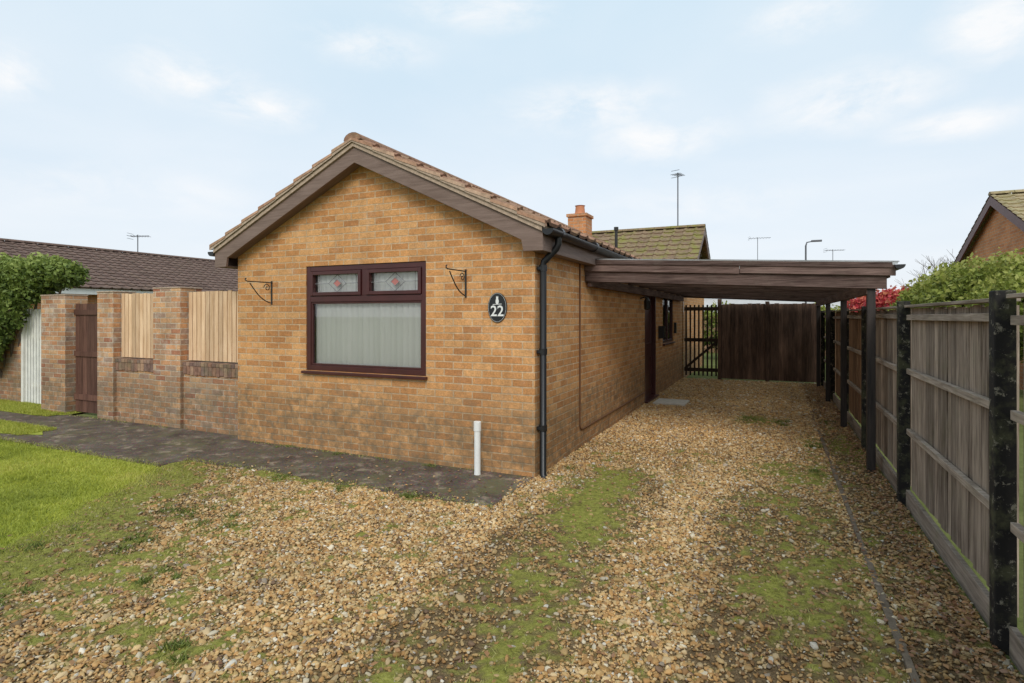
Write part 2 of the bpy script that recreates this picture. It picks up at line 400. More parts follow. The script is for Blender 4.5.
for nm,sk in (('scl','Scale'),('rot','Rotation')):
    na=T.new('GeometryNodeInputNamedAttribute',data_type='FLOAT_VECTOR'); na.inputs['Name'].default_value=nm
    T.l.new(na.outputs[0],iop.inputs[sk])
T.l.new(iop.outputs[0],go.inputs[0])
md=gs.modifiers.new('scatter','NODES'); md.node_group=ng

def blades(name,x,y,h,w,mat,z0=.01,r=None,lean=.5,parent=None):
    n=len(x); a=rng.uniform(0,2*np.pi,n); dx,dy=np.cos(a)*w/2,np.sin(a)*w/2
    lx,ly=rng.normal(0,lean,n)*h,rng.normal(0,lean,n)*h
    V=np.zeros((n,3,3)); V[:,0]=np.stack([x-dx,y-dy,z0+0*x],1); V[:,1]=np.stack([x+dx,y+dy,z0+0*x],1)
    V[:,2]=np.stack([x+lx,y+ly,z0+h],1)
    F=np.arange(n*3).reshape(n,3)
    return npmesh(name,V.reshape(-1,3),F,mat,rnd=rng.uniform(0,1,n) if r is None else r,parent=parent)
M_grass=mat_leaf('lawn_grass',[(.22,.26,.035),(.38,.42,.055),(.50,.52,.08),(.58,.54,.15)],.3)
M_mossb=mat_leaf('moss_blades',[(.12,.13,.025),(.25,.26,.05),(.37,.365,.085),(.42,.37,.17)],.2)
def mat_lawn():
    m,t,b=newmat('lawn_turf',.95,.1); o=objco(t)
    c=t.ramp(t.noise(o,7,6,.75),[(.3,(.17,.18,.035)),(.55,(.34,.37,.06)),(.75,(.46,.44,.11))]); t.l.new(c,b.inputs['Base Color'])
    bump(t,b,t.noise(o,80,3),.6,.02); return m
M_lawn=mat_lawn()
lawn=MB(); ly_=np.arange(3.86,-3,-.06)
pts=[(float(lawn_edge_x(v))-.01,float(v)) for v in ly_]+[(-30,-3),(-30,3.86)]
lawn.poly([(p[0],p[1],.014) for p in pts]); lw=lawn.build('lawn',M_lawn)
x,y=sample(220000,-13,-3.5,0,4.0); k=(x<lawn_edge_x(y)+.16*np.abs(rng.normal(0,1,len(x))))&(y<3.84+.06*(fbm(x,y,4,91)-.4)+.03*rng.normal(0,1,len(x))); x,y=x[k],y[k]
k=rng.uniform(0,1,len(x))<(.45+1.1*fbm(x,y,2.6,65)); x,y=x[k],y[k]
hh=(.013+.036*fbm(x,y,3,61))*rng.uniform(.6,1.3,len(x))
rr=np.clip(fbm(x,y,1.4,63)*1.5-.3+.5*(fbm(x,y,9,64)-.5)+rng.normal(0,.20,len(x)),0,1)
blades('lawn_grass_blades',x,y,hh,.007+0*x,M_grass,.012,rr,.6,lw)
x,y=sample(280000,-5.8,1,.6,10.5); k=in_gravel(x,y)&(rng.uniform(0,1,len(x))<moss(x,y)*.75); x,y=x[k],y[k]
nearl=np.exp(-np.maximum(x-lawn_edge_x(y),0)/.8)
hh=(.006+.013*fbm(x,y,4,71)+.018*nearl)*rng.uniform(.5,1.4,len(x))+.012*(fbm(x,y,6,73)>.62)
wd=blades('driveway_weeds',x,y,hh,.006+0*x,M_mossb,.015,np.clip(fbm(x,y,3,75)*1.4-.2+rng.normal(0,.25,len(x)),0,1),.8)
cl=[]
for cx_,cy_,s_ in ((-4.3,3.1,.13),(-3.9,3.0,.09),(-4.0,2.55,.08),(-3.4,2.2,.07),(-3.0,4.08,.07),(-4.4,4.1,.08),(-3.6,4.1,.06),(.43,6.4,.06),(.42,7.8,.07),(.75,9.6,.10),(-4.6,2.2,.12),(-2.6,1.75,.06),(-3.9,1.7,.07),(-.3,9.5,.16),(.0,9.3,.12),(-3.25,5.06,.05),(-4.5,5.08,.05),(-1.9,5.6,.04),(-5.4,5.08,.06)):
    m_=int(700*s_/.1*.3)
    for q_ in range(4):
        ox,oy=rng.normal(0,s_*.9,2); cl.append((rng.normal(cx_+ox,s_*.30,m_//3),rng.normal(cy_+oy,s_*.30,m_//3)))
x=np.concatenate([c[0] for c in cl]); y=np.concatenate([c[1] for c in cl])
blades('weed_clumps',x,y,rng.uniform(.012,.045,len(x)),.011+0*x,mat_leaf('weed_leaf',[(.07,.10,.02),(.16,.20,.04),(.26,.29,.07)],.25),.012,None,.9,wd)
vg=MB(); vg.poly([(-30,4.98,.032),(-10.6,4.98,.032),(-10.2,5.2,.032),(-10.25,5.6,.032),(-30,5.6,.032)])
vg.poly([(-30,4.0,.032),(-9.5,4.0,.032),(-8.75,4.2,.032),(-9.4,4.5,.032),(-30,4.62,.032)])
vo=vg.build('grass_verge',M_lawn)
x1,y1=sample(30000,-15,-10.3,5.0,5.58); x2,y2=sample(22000,-14,-9.0,4.05,4.5)
x,y=np.concatenate([x1,x2]),np.concatenate([y1,y2])
blades('verge_grass_blades',x,y,(.02+.03*fbm(x,y,3,61))*rng.uniform(.6,1.3,len(x)),.008+0*x,M_grass,.032,None,.6,vo)

def mat_path():
    m,t,b=newmat('old_tarmac_path',.9,.15); o=objco(t)
    c=t.ramp(t.noise(o,3,7,.7),[(.3,(.095,.07,.052)),(.55,(.18,.138,.105)),(.75,(.29,.235,.18))])
    v=t.new('ShaderNodeTexVoronoi',ins={'Vector':o,'Scale':70.0}); c=t.mix(.5,c,t.mix(1,c,v.outputs['Color'],'MULTIPLY'))
    c=t.mix(t.math('MULTIPLY',t.ramp(t.noise(o,1.8,6,.7),[(.50,0),(.62,1)]),.55),c,(.15,.14,.06))
    c=t.mix(t.math('MULTIPLY',t.ramp(t.noise(o,5.5,6,.7),[(.55,0),(.63,1)]),.5),c,(.42,.33,.24))
    t.l.new(c,b.inputs['Base Color']); bump(t,b,t.noise(o,70,4),.5,.01); return m
pm_=MB(); M_path=mat_path()
xs_=np.linspace(-30,-2.13,400)
prev=None
for xx in xs_:
    yl=4.17+.07*(vn(xx*3,0*xx,3)-.5)+.05*(vn(xx*11,0*xx,4)-.5)
    if xx<-5.9: yl=3.86+.04*(vn(xx*5,0*xx,6)-.5)
    if prev is not None:
        pm_.poly([(prev[0],prev[1],.026),(xx,yl,.026),(xx,5.27 if xx<-6.2 else 5.13,.026),(prev[0],5.27 if xx<-6.2 else 5.13,.026)])
        pm_.poly([(prev[0],prev[1],0),(xx,yl,0),(xx,yl,.026),(prev[0],prev[1],.026)])
    prev=(xx,yl)
pm_.poly([(-2.13,4.2,0),(-2.09,4.6,0),(-2.13,5.12,0),(-2.13,5.12,.026),(-2.09,4.6,.026),(-2.13,4.2,.026)])
pm_.build('footpath',M_path)
x,y=sample(40000,-12,-2.1,3.8,5.3); wl=np.where(x<-6.2,5.26,5.11); fl_=np.where(x<-5.9,3.88,4.19); dd_=np.minimum(np.abs(y-fl_),np.abs(y-wl)); k=(y<wl)&(rng.uniform(0,1,len(x))<np.exp(-(dd_/.055)**2)*(fbm(x,y,2.5,81)>.42)); x,y=x[k],y[k]
blades('path_edge_moss',x,y,rng.uniform(.006,.022,len(x)),.009+0*x,M_mossb,.026,None,.8,wd)
ed=MB()
for i in range(22):
    y0=-1+i*.6; 
    ed.box(.535+random.uniform(-.008,.008),.565+random.uniform(-.008,.008),y0,y0+.597,-.02,.030+random.uniform(-.006,.006))
ed.build('driveway_edging',mat_plain('edging_board',(.17,.135,.10),.95,.1,.4,12,.4),bevel=.004)
def leaves_flat(name,x,y,s,mat,zz=.03):
    n=len(x); a=rng.uniform(0,6.28,n); b2=rng.uniform(.4,.7,n)
    c,sn=np.cos(a),np.sin(a); V=np.zeros((n,4,3))
    for i,(p,q) in enumerate(((-1,0),(0,-1),(1,0),(0,1))):
        V[:,i,0]=x+s*(p*c-q*b2*sn); V[:,i,1]=y+s*(p*sn+q*b2*c); V[:,i,2]=zz+rng.uniform(0,.014,n)
    npmesh(name,V.reshape(-1,3),np.arange(n*4).reshape(n,4),mat,rnd=rng.uniform(0,1,n))
M_dead=mat_leaf('dead_leaf',[(.16,.07,.035),(.32,.16,.07),(.40,.22,.10),(.26,.14,.09),(.50,.34,.18)],.1)
x1,y1=sample(7200,.5,.97,2,14.8); x2,y2=sample(1300,-2.1,.6,2,14.8); x3,y3=sample(1600,-2.1,.97,8,14.8); x4,y4=sample(500,-5,-2,1.2,5)
k=rng.uniform(0,1,len(x1))<.25+.75*sm(x1,.6,.9); x1,y1=x1[k],y1[k]
x=np.concatenate([x1,x2,x3,x4]);y=np.concatenate([y1,y2,y3,y4])
leaves_flat('fallen_leaves',x,y,rng.uniform(.008,.022,len(x)),M_dead)

# ------------------------------------------------------------ roof tiles
def tiled_slope(mb,A,a,L,d,Sl,n,mi=0,gauge=.30,pitch=.30):
    A,a,d,n=map(Vector,(A,a,d,n)); nc=max(1,round(Sl/gauge)); gauge=Sl/nc
    W=[]; w=0
    while w<L-1e-6:
        for q,h in ((0,0),(.035,.022),(.07,.024),(.11,0),(.2,-.002)):
            if w+q<L: W.append((w+q,h))
        w+=pitch
    W.append((L,0))
    for c in range(nc):
        s0,s1=c*gauge,(c+1)*gauge
        for i in range(len(W)-1):
            (w0,h0),(w1,h1)=W[i],W[i+1]; r=float(hsh(np.float64(c),np.float64(int(w0/pitch)),5.0))
            p=lambda w,s,h:A+a*w+d*s+n*h
            e=(r-.5)*.006
            mb.poly([p(w0,s0,h0+.004),p(w1,s0,h1+.004),p(w1,s1,h1+.032+e),p(w0,s1,h0+.032+e)],mi,[(w0,s0),(w1,s0),(w1,s1),(w0,s1)],r)
            mb.poly([p(w0,s1,h0+.032+e),p(w1,s1,h1+.032+e),p(w1,s1,h1-.0),p(w0,s1,h0-.0)],mi,[(w0,s0),(w1,s0),(w1,s1),(w0,s1)],r*.3)
def ridge_tiles(mb,A,B,rad=.11,mi=0):
    A,B=Vector(A),Vector(B); L=(B-A).length; k=max(1,int(L/.45)); d=(B-A)/k
    for i in range(k):
        p=A+d*i
        ax=d.normalized(); side=Vector((-ax.y,ax.x,0)); r=random.random()
        prevs=None
        for t_ in range(9):
            an=math.pi*t_/8; off=side*math.cos(an)*rad+Vector((0,0,math.sin(an)*rad*.7-.04))
            if prevs is not None: mb.poly([p+prevs,p+off,p+off+d*.98,p+prevs+d*.98],mi,None,r)
            prevs=off
        mb.poly([p+side*math.cos(math.pi*t_/8)*rad*.98+Vector((0,0,math.sin(math.pi*t_/8)*rad*.68-.04)) for t_ in range(9)],mi,None,r)
def wall_rect(mb,axis,c,a0,a1,z0,z1,holes=(),mi=0,rev=False,depth=0,din=1):
    As=sorted(set([a0,a1]+[h[0] for h in holes]+[h[1] for h in holes])); Zs=sorted(set([z0,z1]+[h[2] for h in holes]+[h[3] for h in holes]))
    P=(lambda a,z,o=0:(a,c+o,z)) if axis=='x' else (lambda a,z,o=0:(c+o,a,z))
    for i in range(len(As)-1):
        for j in range(len(Zs)-1):
            ca,cz=(As[i]+As[i+1])/2,(Zs[j]+Zs[j+1])/2
            if any(h[0]<ca<h[1] and h[2]<cz<h[3] for h in holes): continue
            mb.poly([P(As[i],Zs[j]),P(As[i+1],Zs[j]),P(As[i+1],Zs[j+1]),P(As[i],Zs[j+1])],mi,None,.5)
    for h in holes:
        o=depth*din
        for q in (((h[0],h[2]),(h[0],h[3])),((h[1],h[2]),(h[1],h[3])),((h[0],h[2]),(h[1],h[2])),((h[0],h[3]),(h[1],h[3]))):
            mb.poly([P(*q[0]),P(*q[1]),P(*q[1],o),P(*q[0],o)],mi,None,.5)

# ------------------------------------------------------------ main house
XL,XR,YF,YB=-6.227,-2.121,5.123,14.9
RX,RZ,EX,SL=-4.20,3.565,-1.97,.480
house=empty('brick_bungalow')
w=MB()
WX0,WX1,WZ0,WZ1=-5.077,-3.379,.955,2.19
wall_rect(w,'x',YF,XL,XR,-.05,2.40,[(WX0,WX1,WZ0,WZ1)],depth=.1,din=1)
ap=2.40+(XR-XL)/2*SL
w.poly([(XL,YF,2.40),(XR,YF,2.40),((XL+XR)/2,YF,ap)],0,None,.5)
DY0,DY1=10.3,11.35
SY0,SY1=12.1,13.45
wall_rect(w,'y',XR,YF,YB,-.05,2.40,[(DY0,DY1,-.05,2.08),(SY0,SY1,1.02,2.05)],depth=.1,din=-1)
wall_rect(w,'y',XL,YF,YB,-.05,2.40)
wall_rect(w,'x',YB,XL,XR,-.05,2.40)
w.build('walls',M_brick,house)
rf=MB(); YR0=YF-.21
cs=1/math.sqrt(1+SL*SL); sn=SL*cs
Slen=(EX+.04-RX)/cs
tiled_slope(rf,(RX,YR0,RZ-.02),(0,1,0),YB+1.2-YR0,(cs,0,-sn),Slen,(sn,0,cs))
tiled_slope(rf,(RX,YR0,RZ-.02),(0,1,0),YB+1.2-YR0,(-cs,0,-sn),Slen,(-sn,0,cs))
ridge_tiles(rf,(RX,YR0+.0,RZ+.005),(RX,YB+1.2,RZ+.005),.12)
rf.build('roof_tiles',M_tile,house)
ud=MB()
for s in (1,-1):
    ud.prism([(RX,RZ-.03),(RX+s*(EX-RX),RZ-.03-(EX-RX)*SL),(RX+s*(EX-RX),RZ-.10-(EX-RX)*SL),(RX,RZ-.10)],'y',YR0+.012,YB+1.2)
ud.build('roof_underlay',M_mortar,house)
bg=MB()
for s in (1,-1):
    q=lambda X,Zv:(RX+s*(X-RX),Zv)
    zt=lambda X:RZ-.028-(X-RX)*SL
    bg.prism([q(RX,zt(RX)-.035),q(EX,zt(EX)-.035),q(EX,zt(EX)-.25),q(EX-.20,zt(EX)-.25),q(EX-.20-.02,zt(EX-.22)-.245),q(RX,zt(RX)-.245)],'y',YF-.175,YF-.145,r=.5)
    bg.prism([q(RX,zt(RX)-.012),q(EX,zt(EX)-.012),q(EX,zt(EX)-.06),q(RX,zt(RX)-.06)],'y',YF-.19,YF-.1755,r=.2)
    x0,x1=sorted((RX+s*(EX-RX),RX+s*(XR+.0-RX)))
    bg.box(x0+.004,x1-.004,YF-.144,YB+.3,zt(EX)-.245,zt(EX)-.225,r=.3)
    xx=RX+s*(EX-.012-RX); bg.box(min(xx,xx+.012*s),max(xx,xx+.012*s),YF-.143,YB+.3,zt(EX)-.25,zt(EX)-.04,r=.4)
    bg.prism([q(RX,zt(RX)-.20),q(XR-.02,zt(XR-.02)-.20),q(XR-.02,zt(XR-.02)-.215),q(RX,zt(RX)-.215)],'y',YF-.144,YF-.003,r=.4)
bg.build('bargeboards',M_barge,house,bevel=.003)
vt=MB()
nc=round(Slen/.30); gg=Slen/nc
for s in (1,-1):
    for i in range(nc):
        t0,t1=i*gg,(i+1)*gg
        x0=RX+s*t0*cs; x1=RX+s*t1*cs; z0=RZ-.02-t0*sn; z1=RZ-.02-t1*sn
        y=YR0-.012
        vt.poly([(x0,y,z0+.008),(x1,y,z1+.042),(x1,y,z1+.004),(x0,y,z0-.02)],0)
        vt.poly([(x0,y,z0+.008),(x1,y,z1+.042),(x1,y+.05,z1+.042),(x0,y+.05,z0+.008)],0)
        vt.poly([(x0,y+.006,z0-.018),(x1,y+.006,z1+.006),(x1,y+.006,z1-.032),(x0,y+.006,z0-.036)],1)
        vt.poly([(x1,y,z1+.042),(x1,y+.05,z1+.042),(x1,y+.05,z1-.02),(x1,y,z1-.02)],0)
vt.build('verge_tiles',[mat_tile('verge_tile',[(.36,.19,.12),(.50,.30,.20),(.42,.25,.16),(.54,.37,.26)],.1),M_mortar],house)
gt=MB()
for s in (1,-1):
    gx=RX+s*(EX+.055-RX); gz=2.415
    for ring in range(10):
        a_=math.pi+math.pi*ring/10; b_=math.pi+math.pi*(ring+1)/10
        p=lambda an,rr:(gx+rr*math.cos(an),gz+rr*math.sin(an))
        for rr in (.058,.053):
            (xa,za),(xb,zb)=p(a_,rr),p(b_,rr)
            gt.poly([(xa,YR0+.02,za),(xb,YR0+.02,zb),(xb,YB+.5,zb),(xa,YB+.5,za)],0)
    gt.poly([(gx+.058*math.cos(math.pi+math.pi*k/12),YR0+.02,gz+.058*math.sin(math.pi+math.pi*k/12)) for k in range(13)])
    for yy in (YR0+.3,6.4,8.2,10.2,12.2): gt.tube([(gx,yy,gz-.01),(gx,yy+.06,gz-.01)],.058,14,0)
gx=EX+.055
gt.tube([(gx,5.22,2.40),(gx,5.22,2.30),(gx-.02,5.22,2.26),(-2.06,5.2,2.13),(-2.066,5.2,2.08),(-2.066,5.2,.05),(-2.04,5.17,.0)],.034,14)
for zz in (2.07,1.25,.5): gt.tube([(-2.066,5.2,zz-.03),(-2.066,5.2,zz+.03)],.041,14); gt.box(-2.122,-2.06,5.16,5.24,zz-.015,zz+.015)
gt.build('gutter_and_downpipe',M_black,house,smooth=True)
cd=MB(); cd.tube([(-2.108,6.5,2.3),(-2.108,6.5,.30),(-2.108,6.53,.25),(-2.108,6.6,.235),(-2.108,10.2,.235)],.011,8)
cd.build('wall_conduit',mat_plain('brown_conduit',(.16,.08,.04),.6,.3,.2,8,0),house,smooth=True)
ch=MB(); ch.box(RX-.22,RX+.22,12.7,13.2,3.3,3.93)
ch.box(RX-.25,RX+.25,12.67,13.23,3.93,4.0); ch.build('chimney_stack',M_brick_red,house,bevel=.005)
cp=MB(); cp.tube([(RX,12.95,4.0),(RX,12.95,4.06),(RX,12.95,4.2),(RX,12.95,4.22)],[.14,.12,.105,.125],14)
cp.build('chimney_pot',mat_plain('terracotta',(.50,.21,.11),.85,.2,.2,8,.1),house,smooth=True)

def window(parent,name,P,a0,a1,z0,z1,split=None,tl=None,blinds=True,frame_m=M_maho,lead=True):
    def bx(mb,a,b,d0,d1,zz0,zz1,mi=0):
        p=P(a,d0,zz0);q=P(b,d1,zz1); mb.box(min(p[0],q[0]),max(p[0],q[0]),min(p[1],q[1]),max(p[1],q[1]),zz0,zz1,mi)
    f=MB(); t=.062
    bx(f,a0+.003,a0+t,.012,.085,z0+.003,z1-.003); bx(f,a1-t,a1-.003,.012,.085,z0+.003,z1-.003)
    bx(f,a0+t,a1-t,.014,.085,z1-t,z1-.003); bx(f,a0+t,a1-t,.014,.085,z0+.003,z0+t)
    gl=MB(); panes=[]
    if tl:
        bx(f,a0+t,a1-t,.013,.085,tl-.035,tl+.035)
        bx(f,split-.035,split+.035,.0135,.085,tl+.035,z1-t)
        for (u0,u1) in ((a0+t,split-.035),(split+.035,a1-t)):
            s=.045; v0,v1=tl+.035,z1-t
            bx(f,u0+.004,u0+s,-.004,.06,v0+.004,v1-.004); bx(f,u1-s,u1-.004,-.004,.06,v0+.004,v1-.004)
            bx(f,u0+s,u1-s,-.003,.06,v1-s,v1-.004); bx(f,u0+s,u1-s,-.003,.06,v0+.004,v0+s)
            panes.append((u0+s,u1-s,v0+s,v1-s,True))
        panes.append((a0+t,a1-t,z0+t,tl-.035,False))
        s=.022; u0,u1,v0,v1=a0+t,a1-t,z0+t,tl-.035
        bx(f,u0+.001,u0+s,.022,.06,v0,v1); bx(f,u1-s,u1-.001,.022,.06,v0,v1); bx(f,u0+s,u1-s,.023,.06,v1-s,v1-.001); bx(f,u0+s,u1-s,.023,.06,v0+.001,v0+s)
    else:
        if split: bx(f,split-.04,split+.04,.013,.085,z0+t,z1-t)
        panes.append((a0+t,a1-t,z0+t,z1-t,False))
    f.build(name+'_frame',frame_m,parent,bevel=.004)
    sl=MB(); bx(sl,a0-.03,a1+.02,-.05,.03,z0-.035,z0-.004); 
    sl.build(name+'_sill',frame_m,parent,bevel=.004)
    ld=MB()
    for (u0,u1,v0,v1,top) in panes:
        gl.poly([P(u0,.045,v0),P(u1,.045,v0),P(u1,.045,v1),P(u0,.045,v1)])
        if top and lead:
            um,vm_=(u0+u1)/2,(v0+v1)/2; hw=.13; hv=(v1-v0)/2
            L=[((u0,vm_),(um-hw,vm_)),((um+hw,vm_),(u1,vm_)),((um-hw,vm_),(um,v1)),((um,v1),(um+hw,vm_)),((um+hw,vm_),(um,v0)),((um,v0),(um-hw,vm_)),
               ((um-hw*.45,vm_),(um,vm_+hv*.45)),((um,vm_+hv*.45),(um+hw*.45,vm_)),((um+hw*.45,vm_),(um,vm_-hv*.45)),((um,vm_-hv*.45),(um-hw*.45,vm_)),
               ((u0+.06,v0),(u0+.06,v1)),((u1-.06,v0),(u1-.06,v1))]
            for A_,B_ in L: ld.tube([P(A_[0],.041,A_[1]),P(B_[0],.041,B_[1])],.0035,5)
            ld.poly([P(um-hw*.45,.043,vm_),P(um,.043,vm_+hv*.45),P(um+hw*.45,.043,vm_),P(um,.043,vm_-hv*.45)],1)
    gl.build(name+'_glass',M_glass,parent)
    if ld.f: ld.build(name+'_leading',[M_lead,mat_plain('coloured_glass',(.40,.14,.12),.2,.5,.1,5,0)],parent)
    if blinds:
        bl=MB(); n=int((a1-a0-.1)/.079); 
        for i in range(n):
            c=a0+.06+i*.079+.041; tw=.20+random.uniform(-.05,.05); lw_=.043; r=random.random()
            for k in range(4):
                e0=-lw_+2*lw_*k/4; e1=-lw_+2*lw_*(k+1)/4; cv=lambda e:.011*(1-(e/lw_)**2)
                bl.poly([P(c+e0*math.cos(tw),.112+e0*math.sin(tw)-cv(e0),z0+.03),P(c+e1*math.cos(tw),.112+e1*math.sin(tw)-cv(e1),z0+.03),
                         P(c+e1*math.cos(tw),.112+e1*math.sin(tw)-cv(e1),z1-.09),P(c+e0*math.cos(tw),.112+e0*math.sin(tw)-cv(e0),z1-.09)],0,None,r)
        bx(bl,a0+.03,a1-.03,.095,.16,z1-.09,z1-.04)
        bl.build(name+'_vertical_blind',M_blind,parent)
window(house,'front_window',lambda a,d,z:(a,YF+d,z),WX0,WX1,WZ0,WZ1,(WX0+WX1)/2+.01,1.80)
window(house,'side_window',lambda a,d,z:(XR-d,a,z),SY0,SY1,1.02,2.05,(SY0+SY1)/2,None,False)
ib=MB(); ib.box(XL+.1,XR-.5,7.5,7.6,0,2.3); ib.build('interior_partition',M_render,house)
dr=MB(); dd=XR-.07
dr.box(dd-.05,dd,DY0+.07,DY1-.07,.06,2.0); 
dr.box(dd-.03,XR+.002,DY0+.003,DY0+.07,0,2.07); dr.box(dd-.03,XR+.002,DY1-.07,DY1-.003,0,2.07); dr.box(dd-.03,XR+.001,DY0+.07,DY1-.07,2.0,2.07)
for (v0,v1) in ((.2,.85),(1.05,1.85)):
    dr.box(dd,dd+.015,DY0+.2,DY0+.24,v0,v1); dr.box(dd,dd+.015,DY1-.24,DY1-.2,v0,v1); dr.box(dd,dd+.014,DY0+.24,DY1-.24,v1-.04,v1); dr.box(dd,dd+.014,DY0+.24,DY1-.24,v0,v0+.04)
dr.box(dd-.02,XR+.06,DY0-.02,DY1+.02,0,.06)
dr.build('side_door',M_maho,house,bevel=.004)
ol=MB(); ol.tube([(XR,9.9,1.9),(XR+.08,9.9,1.93),(XR+.12,9.9,1.9)],.012,8); ol.tube([(XR+.12,9.9,1.92),(XR+.12,9.9,1.86),(XR+.12,9.9,1.72),(XR+.12,9.9,1.7)],[.02,.06,.05,.02],8)
ol.box(XR-.0,XR+.05,13.55,13.65,1.2,1.45); ol.box(XR,XR+.12,11.6,11.75,1.15,1.40)
ol.build('wall_lantern_and_boxes',M_black,house)
mt=MB(); mt.box(-1.98,-1.42,10.3,10.9,.015,.05); mt.build('door_mat',mat_plain('pale_mat',(.62,.58,.52),.95,.1,.2,15,.4),bevel=.006)
wg=MB(); wall_rect(wg,'y',XR+.02,14.95,19.6,-.05,2.4); wg.poly([(XR+.02,14.9,2.4),(XR+.02,19.6,2.4),(XR+.02,17.2,3.95)],0,None,.5)
wg.poly([(XR+.02,14.93,-.05),(-9,14.93,-.05),(-9,14.93,2.4),(XR+.02,14.93,2.4)],0,None,.5)
wg.build('rear_wing_walls',M_brick,house)
wr=MB(); s2=.575; c2=1/math.sqrt(1+s2*s2); sl2=3.15
tiled_slope(wr,(-9,17.2,4.17),(1,0,0),7.2,(0,-c2,-s2*c2),sl2,(0,-s2*c2,c2)); tiled_slope(wr,(-9,17.2,4.17),(1,0,0),7.2,(0,c2,-s2*c2),sl2,(0,s2*c2,c2))
ridge_tiles(wr,(-9,17.2,4.22),(-1.8,17.2,4.22)); wr.build('rear_wing_roof_tiles',M_tile_moss,house)
wb=MB()
for s in (1,-1): wb.prism([(17.2,4.16),(17.2+s*2.75,4.16-2.75*s2),(17.2+s*2.75,3.96-2.75*s2),(17.2,3.96)],'x',-1.86,-1.815,r=.5)
wb.build('rear_wing_bargeboards',M_barge,house)
fl=MB(); fl.tube([(-3.75,14.6,2.9),(-3.75,14.6,3.85)],.04,10); fl.tube([(-3.75,14.6,3.83),(-3.75,14.6,3.92)],.06,10)
fl.build('boiler_flue',M_iron,house)

sg=empty('house_number_sign')
sm_=MB(); cxs,czs=-2.523,1.685
def oval(rx,rz,y,n=40): return [(cxs+rx*math.cos(6.2832*k/n),y,czs+rz*math.sin(6.2832*k/n)) for k in range(n)]
a_,b_=oval(.105,.150,YF-.003),oval(.105,.150,YF-.016)
sm_.poly(b_); 
for k in range(40): sm_.poly([a_[k],a_[(k+1)%40],b_[(k+1)%40],b_[k]])
sm_.build('plaque',mat_plain('black_slate',(.012,.012,.014),.3,.5,.2,8,0),sg)
rg=MB(); o1,o2=oval(.099,.144,YF-.0175),oval(.097,.142,YF-.0175)
for k in range(40): rg.poly([o1[k],o1[(k+1)%40],o2[(k+1)%40],o2[k]])
def disc(cx_,cz_,rx,rz,y,n=14): rg.poly([(cx_+rx*math.cos(6.2832*k/n),y,cz_+rz*math.sin(6.2832*k/n)) for k in range(n)])
disc(cxs,czs+.062,.018,.030,YF-.0176); disc(cxs,czs+.095,.013,.013,YF-.0178); rg.poly([(cxs-.012,YF-.0179,czs+.10),(cxs-.010,YF-.0179,czs+.118),(cxs,YF-.0179,czs+.103)]); rg.poly([(cxs+.012,YF-.0179,czs+.10),(cxs+.010,YF-.0179,czs+.118),(cxs,YF-.0179,czs+.103)])
rg.poly([(cxs-.05,YF-.0177,czs+.028),(cxs+.05,YF-.0177,czs+.032),(cxs+.05,YF-.0177,czs+.038),(cxs-.05,YF-.0177,czs+.034)])
rg.build('white_border_and_motif',M_white,sg)
tc=bpy.data.curves.new('digits','FONT'); tc.body='22'; tc.size=.15; tc.align_x='CENTER'; tc.align_y='CENTER'; tc.extrude=.001; tc.offset=.0018
to=bpy.data.objects.new('digits',tc); S.collection.objects.link(to); to.location=(cxs,YF-.0185,czs-.04); to.rotation_euler=(math.pi/2,0,0); to.parent=sg; tc.materials.append(M_white)

def bracket(x,z):
    b=MB(); y0=YF-.006
    b.box(x-.009,x+.009,y0-.006,y0+.004,z-.27,z+.02)
    b.tube([(x,y0,z),(x,y0-.36,z),(x,y0-.385,z+.012),(x,y0-.385,z+.03),(x,y0-.37,z+.035)],.0065,7)
    pts=[];
    for k in range(15):
        t=k/14; pts.append((x,y0-.02-.30*t,z-.25+.23*t**1.0-.045*math.sin(math.pi*t)))
    b.tube(pts,.0065,7)
    sp=[(x,y0-.07-(.05-.0025*k)*math.cos(k*.5),z-.065+(.05-.0025*k)*math.sin(k*.5)) for k in range(18)]
    b.tube(sp,.005,6)
    return b.build('hanging_basket_bracket',M_iron,smooth=True)
bracket(-5.63,2.01); bracket(-2.89,2.06)
wp=MB(); wp.tube([(-2.68,4.98,0),(-2.68,4.98,.05),(-2.68,4.98,.50)],[.036,.032,.032],16); wp.tube([(-2.68,4.98,.46),(-2.68,4.98,.55),(-2.68,4.98,.555)],[.038,.038,.03],16)
wp.build('white_drain_pipe',M_white,smooth=True)

# ------------------------------------------------------------ carport
cpt=empty('carport')
CY0,CY1=6.72,14.6; zl,zr=2.31,2.155; cx0,cx1=-2.115,1.04
zc=lambda X:zl+(zr-zl)*(X-cx0)/(cx1-cx0)
c=MB()
def sl(x0,x1,y0,y1,t0,t1,mi=0,r=None):
    c.prism([(x0,zc(x0)-t1),(x1,zc(x1)-t1),(x1,zc(x1)-t0),(x0,zc(x0)-t0)],'y',y0,y1,mi,r)
sl(cx0,-.35,CY0-.03,CY0,.045,.160,r=.90); sl(-.345,cx1+.05,CY0-.033,CY0-.002,.045,.153,r=.72)
sl(cx0,cx1-.02,CY0,CY0+.035,.12,.285,r=.15)
sl(cx0,cx1+.02,CY0-.046,CY0-.0335,.02,.075,r=.05)
yy=CY0+.62
while yy<CY1: sl(cx0+.01,cx1-.06,yy,yy+.048,.06,.225,r=random.uniform(0,.3)); yy+=.80
for xx in (cx0+.02,.85):
    c.box(xx,xx+.05,CY0+.036,CY1,zc(xx)-.345,zc(xx)-.228,0,.3)
sl(cx0,cx1,CY1,CY1+.03,.05,.25,r=.3)
c.box(cx1-.01,cx1+.015,CY0+.036,CY1,zr-.17,zr-.03,0,.4)
c.build('roof_timbers_and_fascia',M_carp,cpt,bevel=.003)
cr=MB()
M=int((CY1-CY0)/.038)
